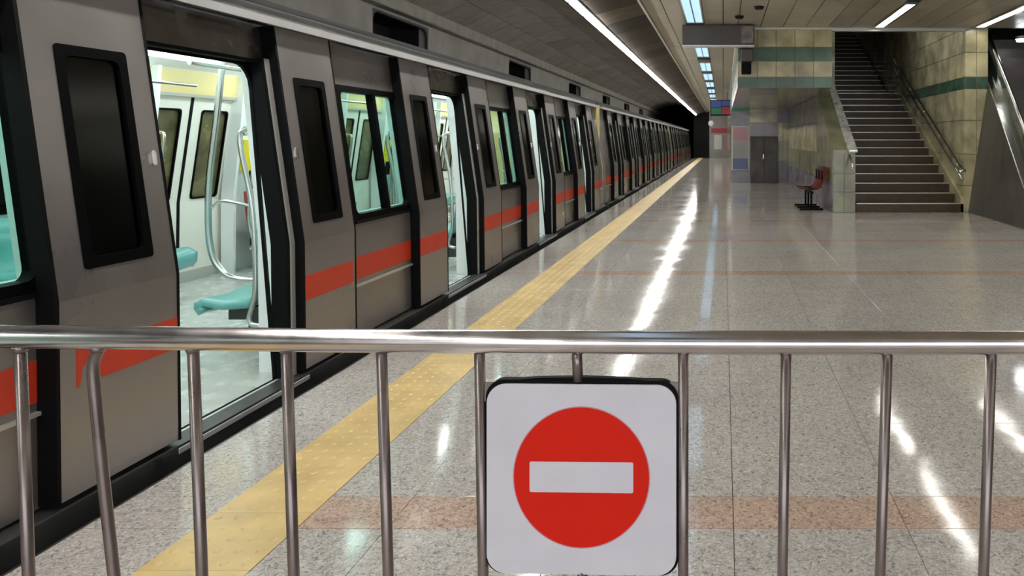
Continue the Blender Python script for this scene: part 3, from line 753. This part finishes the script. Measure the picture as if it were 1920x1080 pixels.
    # far side: lining, closed doors
    for i in range(7):
        a0 = CY0 if i==0 else doors[i-1]+OPN+.14; a1 = CY1 if i==6 else doors[i]-.14
        if 0<i<6:
            b = pan_hole(a0,a1,.03,2.19,(a0+.35,a1-.35,.95,1.86),-.20,-.12,Pf); lo = obj('far_side_lining', b, 'tealwall', car)
            fringo('window_frame', a0+.33,a1-.33,.93,1.88,.05,.05,.05,-.21,-.19,'frame',lo,Pf)
            plateo('window_pane', a0+.33,a1-.33,.95,1.86,.05,-.16,-.15,'darkglass',lo,Pf)
        else: pano('far_side_lining', a0,a1,.03,2.19,-.20,-.12,'inwhite',car,Pf)
    for k, dy in enumerate(doors):
        a0, a1 = dy-.14, dy+OPN+.14; mid=(a0+a1)/2
        for (q0,q1) in ((a0,mid-.012),(mid+.012,a1)):
            b = pan_hole(q0,q1,.03,1.93,(q0+.15,q1-.13,.89,1.80),-.16,-.12,Pf); lf = obj('far_door_leaf', b, 'inwarm', car)
            fringo('window_frame', q0+.14,q1-.12,.88,1.81,.02,.04,.04,-.17,-.15,'frame',lf,Pf)
            plateo('window_pane', q0+.15,q1-.13,.89,1.80,.03,-.145,-.135,'olive',lf,Pf)
            pano('kick_plate', q0,q1,.03,.14,-.165,-.155,'alu',lf,Pf)
        pano('door_seal', mid-.02,mid+.02,.03,1.93,-.165,-.12,'black',car,Pf); pano('door_seal', a1-.01,a1+.02,.03,1.93,-.205,-.12,'black',car,Pf)
        pano('far_door_header', a0,a1,1.93,2.19,-.20,-.12,'inyellow',car,Pf)
        pano('header_trim', a0,a1,1.93,1.96,-.215,-.19,'alu',car,Pf)
        pano('yellow_box', a1+.03,a1+.23,1.15,1.50,-.29,-.2,'yellowbox',car,Pf); pano('yellow_box', a0-.2,a0-.02,1.12,1.62,-.29,-.2,'yellowbox',car,Pf)
    # seats
    smesh = {}
    for i in range(1,6):
        a0 = doors[i-1]+OPN+.17; a1 = doors[i]-.16; n = 4; ws = (a1-a0)/n
        for s in range(n):
            for side in (0,1):
                col_ = 'redseat' if (side==1 and i==4 and s<4) else 'teal'
                key = (side, col_)
                if key not in smesh:
                    f = (lambda x: x) if side==0 else (lambda x: 2*XC-x)
                    prof_ = [(-3.40,.36),(-3.43,.40),(-3.43,.44),(-3.38,.465),(-3.25,.44),(-3.10,.45),(-3.02,.51),(-2.99,.70),(-2.97,.92)]
                    b = bmesh.new(); q=[]
                    for (x,z) in prof_: q.append([b.verts.new((f(x),.012,z)),b.verts.new((f(x),.06,z+.006)),b.verts.new((f(x),ws/2,z-.012)),b.verts.new((f(x),ws-.06,z+.006)),b.verts.new((f(x),ws-.012,z))])
                    for u,v in zip(q,q[1:]):
                        for j in range(4): fc=b.faces.new([u[j],v[j],v[j+1],u[j+1]]); fc.smooth=True
                    bmesh.ops.recalc_face_normals(b, faces=b.faces)
                    bmesh.ops.solidify(b, geom=b.faces[:], thickness=.045)
                    ms = bpy.data.meshes.new('seat'); b.to_mesh(ms); b.free(); ms.materials.append(M[col_])
                    b = bmesh.new(); xs=[f(-3.30),f(-2.95)]; box(b,min(xs),max(xs),ws*.3,ws*.7,.30,.385); xs=[f(-3.2),f(-2.95)]; box(b,min(xs),max(xs),ws*.4,ws*.6,.16,.30)
                    mb = bpy.data.meshes.new('bracket'); b.to_mesh(mb); b.free(); mb.materials.append(M['sole'])
                    smesh[key] = (ms, mb)
                ms, mb = smesh[key]
                o = bpy.data.objects.new('seat', ms); C.objects.link(o); o.parent = car; o.location = Vector((0,a0+s*ws,0))-wloc(car)
                o2 = bpy.data.objects.new('bracket', mb); C.objects.link(o2); o2.parent = o
        # end rails at each bench end, poles in the aisle
        for ye in (a0-.02, a1+.02):
            tubeo('grab_rail', curve_pts([(-2.97,ye,.30),(-3.05,ye,.34),(-3.01,ye,.55),(-3.03,ye,1.05),(-3.11,ye,1.48),(-3.07,ye,1.57),(-2.98,ye,1.56)],5), .017, 'chrome', car, 10)
            tubeo('grab_rail', curve_pts([(-5.26,ye,.28),(-5.22,ye,.36),(-5.27,ye,.62),(-5.24,ye,1.05),(-5.18,ye,1.50),(-5.22,ye,1.57),(-5.32,ye,1.56)],5), .017, 'chrome', car, 10)
        for yp in (a0+1.38,):
            tubeo('aisle_pole', curve_pts([(-4.15,yp,2.26),(-4.21,yp,1.69),(-4.27,yp,1.2),(-4.28,yp,.83),(-4.26,yp,.60),(-4.20,yp,.45),(-4.07,yp,.35),(-3.80,yp,.33),(-3.35,yp,.36)],6), .026, 'chrome', car, 10)
            tubeo('cross_rail', curve_pts([(-4.27,yp,.92),(-4.17,yp,.99),(-4.02,yp,.97),(-3.88,yp,.94),(-3.74,yp,.99),(-3.45,yp,.99),(-3.05,yp,.97)],4), .013, 'chrome', car, 8)
            tubeo('grab_pole', curve_pts([(-4.02,yp+.5,2.26),(-4.02,yp+.5,1.2),(-4.0,yp+.5,.6),(-4.0,yp+.5,.04)],3), .016, 'chrome', car, 10)
        for xs_ in (-3.45,-4.87):
            tubeo('ceiling_rail', [(xs_,a0,2.0),(xs_,a1,2.0)], .015, 'chrome', car, 8)
    # gangway bellows to next car
    b = bmesh.new()
    for j in range(5):
        y = CY1+.02+j*.075; box(b,-5.45,-2.92,y,y+.05,.0,2.2)
    box(b,-5.40,-2.97,CY1,CY1+.38,.02,2.17); obj('gangway_bellows', b, 'black', car)
    return car
car1 = build_car('nearest grey metro car with open doors behind the steel barrier')
car2 = build_car('second metro car along the platform with yellowish light in its doorways')
car2.location.y += 21.93
index_kids()
car3 = copy_tree(car1); car3.location.y += 43.86; car3['label'] = 'farthest metro car, next to the dark tunnel mouth'
del car3['group'], car1['group'], car2['group']

# ------------------------------------------------------------------ BARRIER in front
P0 = Vector((-1.548,1.598)); P1 = Vector((.6216,1.543))
def bar_pt(px_, py_):   # where the line of sight of a photo pixel meets the vertical plane of the barrier
    u = (px_-1356)/1400
    d = P1-P0; # P0 + s d = (u*Y, Y)
    s = (u*P0.y - P0.x)/(d.x-u*d.y); Y = P0.y+s*d.y
    return Vector((u*Y, Y, H-(py_-262)/1400*Y))
br = thing('crowd_barrier', (-.4, 1.57, 0), 'stainless steel crowd barrier across the foreground with a no entry sign', 'barrier')
bx = [(-330,-300),(-140,-118),(38,54),(184,214),(362,379),(537,551),(715,728),(899,906),(1281,1281),(1474,1467),(1664,1650),(1859,1844),(2060,2035),(2262,2230)]
zb = .14
rail = [bar_pt(-420,628), bar_pt(0,631), bar_pt(300,634), bar_pt(700,639), bar_pt(1200,642), bar_pt(1600,643), bar_pt(2350,642)]
bm = bmesh.new(); tube(bm, curve_pts(rail,4), .0245, 24); obj('top_rail', bm, 'rail', br)
def foot(p, q):    # extend the bar line p->q down to zb
    t_ = (p.z-zb)/(p.z-q.z); return p+(q-p)*t_
feet = []
for i,(xt,xb) in enumerate(bx):
    p = bar_pt(xt, 650); q = bar_pt(xb, 1080); f = foot(p,q); feet.append(f)
    if xt == 184:
        pts = [bar_pt(186,648), bar_pt(183,660), bar_pt(175,685), bar_pt(178,740), bar_pt(193,890), q]
        f = Vector((q.x+.01, q.y, zb)); feet[-1] = f
        o = tubeo('upright_bar', curve_pts(pts,4)+[f], .0112, 'bar', br, 14); o['label'] = 'bent upright bar'
    else: tubeo('upright_bar', [p, q, f], .0112, 'bar', br, 14)
    # weld collar
    tubeo('weld_collar', [p+Vector((0,0,.002)), p+Vector((0,0,-.012))], [.017,.0118], 'bar', br, 14)
tubeo('bottom_rail', [feet[0]+Vector((-.1,0,0))]+feet+[feet[-1]+Vector((.1,0,0))], .019, 'rail', br, 16)
for f in (feet[0], feet[-1]):
    tubeo('end_post', [f+Vector((0,0,1.05-zb)), Vector((f.x,f.y,.03))], .022, 'rail', br, 16)
    tubeo('foot', [Vector((f.x,f.y-.3,.022)), Vector((f.x,f.y+.3,.022))], .02, 'rail', br, 12)
# sign fixed between two bars
d2 = (P1-P0).normalized(); nx = Vector((d2.y, -d2.x, 0))   # towards the camera side
if nx.y > 0: nx = -nx
c0 = bar_pt(1092, 894); s_ = 1400/c0.y
ux = Vector((d2.x, d2.y, 0)); uz = Vector((0,0,1))
def sp(off): return lambda u,v: c0 + ux*(u/s_) + uz*(v/s_) + nx*off
b = bmesh.new(); prism(b, rrect(-181,181,-180,183,34,8), sp(-.012), sp(.006)); bmesh.ops.recalc_face_normals(b, faces=b.faces)
back = obj('sign_backing', b, 'black', br)
b = bmesh.new(); prism(b, rrect(-178,177,-178,176,36,8), sp(.006), sp(.010)); bmesh.ops.recalc_face_normals(b, faces=b.faces); sign = obj('sign_panel', b, 'signwhite', br)
def circ(r1, r2, n=72): return [(r1*math.cos(2*math.pi*i/n), r2*math.sin(2*math.pi*i/n)+3) for i in range(n)]
b = bmesh.new(); prism(b, circ(128.5,132.5), sp(.0098), sp(.0104)); bmesh.ops.recalc_face_normals(b, faces=b.faces); obj('disc_edge', b, 'ppink', sign)
b = bmesh.new(); prism(b, circ(126.5,130.5), sp(.010), sp(.0108)); bmesh.ops.recalc_face_normals(b, faces=b.faces); obj('red_disc', b, 'signred', sign)
b = bmesh.new(); prism(b, rrect(-97,97,-25,32,3,3), sp(.0104), sp(.0112)); bmesh.ops.recalc_face_normals(b, faces=b.faces); obj('white_bar', b, 'signwhite', sign)
# arched top lip of backing, corner brackets, short studs
b = bmesh.new()
arch = [(-150,181),(-80,186),(0,188),(80,186),(150,181),(150,170),(-150,170)]
prism(b, arch[::-1], sp(-.01), sp(.004)); bmesh.ops.recalc_face_normals(b, faces=b.faces); obj('arched_lip', b, 'black', br)
for sgn in (-1,1):
    b = bmesh.new(); tri = [(sgn*184,178),(sgn*152,178),(sgn*184,140)]
    prism(b, tri, sp(-.008), sp(.004)); bmesh.ops.recalc_face_normals(b, faces=b.faces); obj('corner_bracket', b, 'bar', br)
tubeo('sign_stud', [bar_pt(1081,650), bar_pt(1084,714)], .0108, 'bar', br, 14)
tubeo('weld_collar', [bar_pt(1081,649), bar_pt(1081,662)], [.016,.0115], 'bar', br, 14)
p = bar_pt(1092,1070); tubeo('sign_stud', [p, Vector((p.x,p.y,zb))], .0108, 'bar', br, 14)
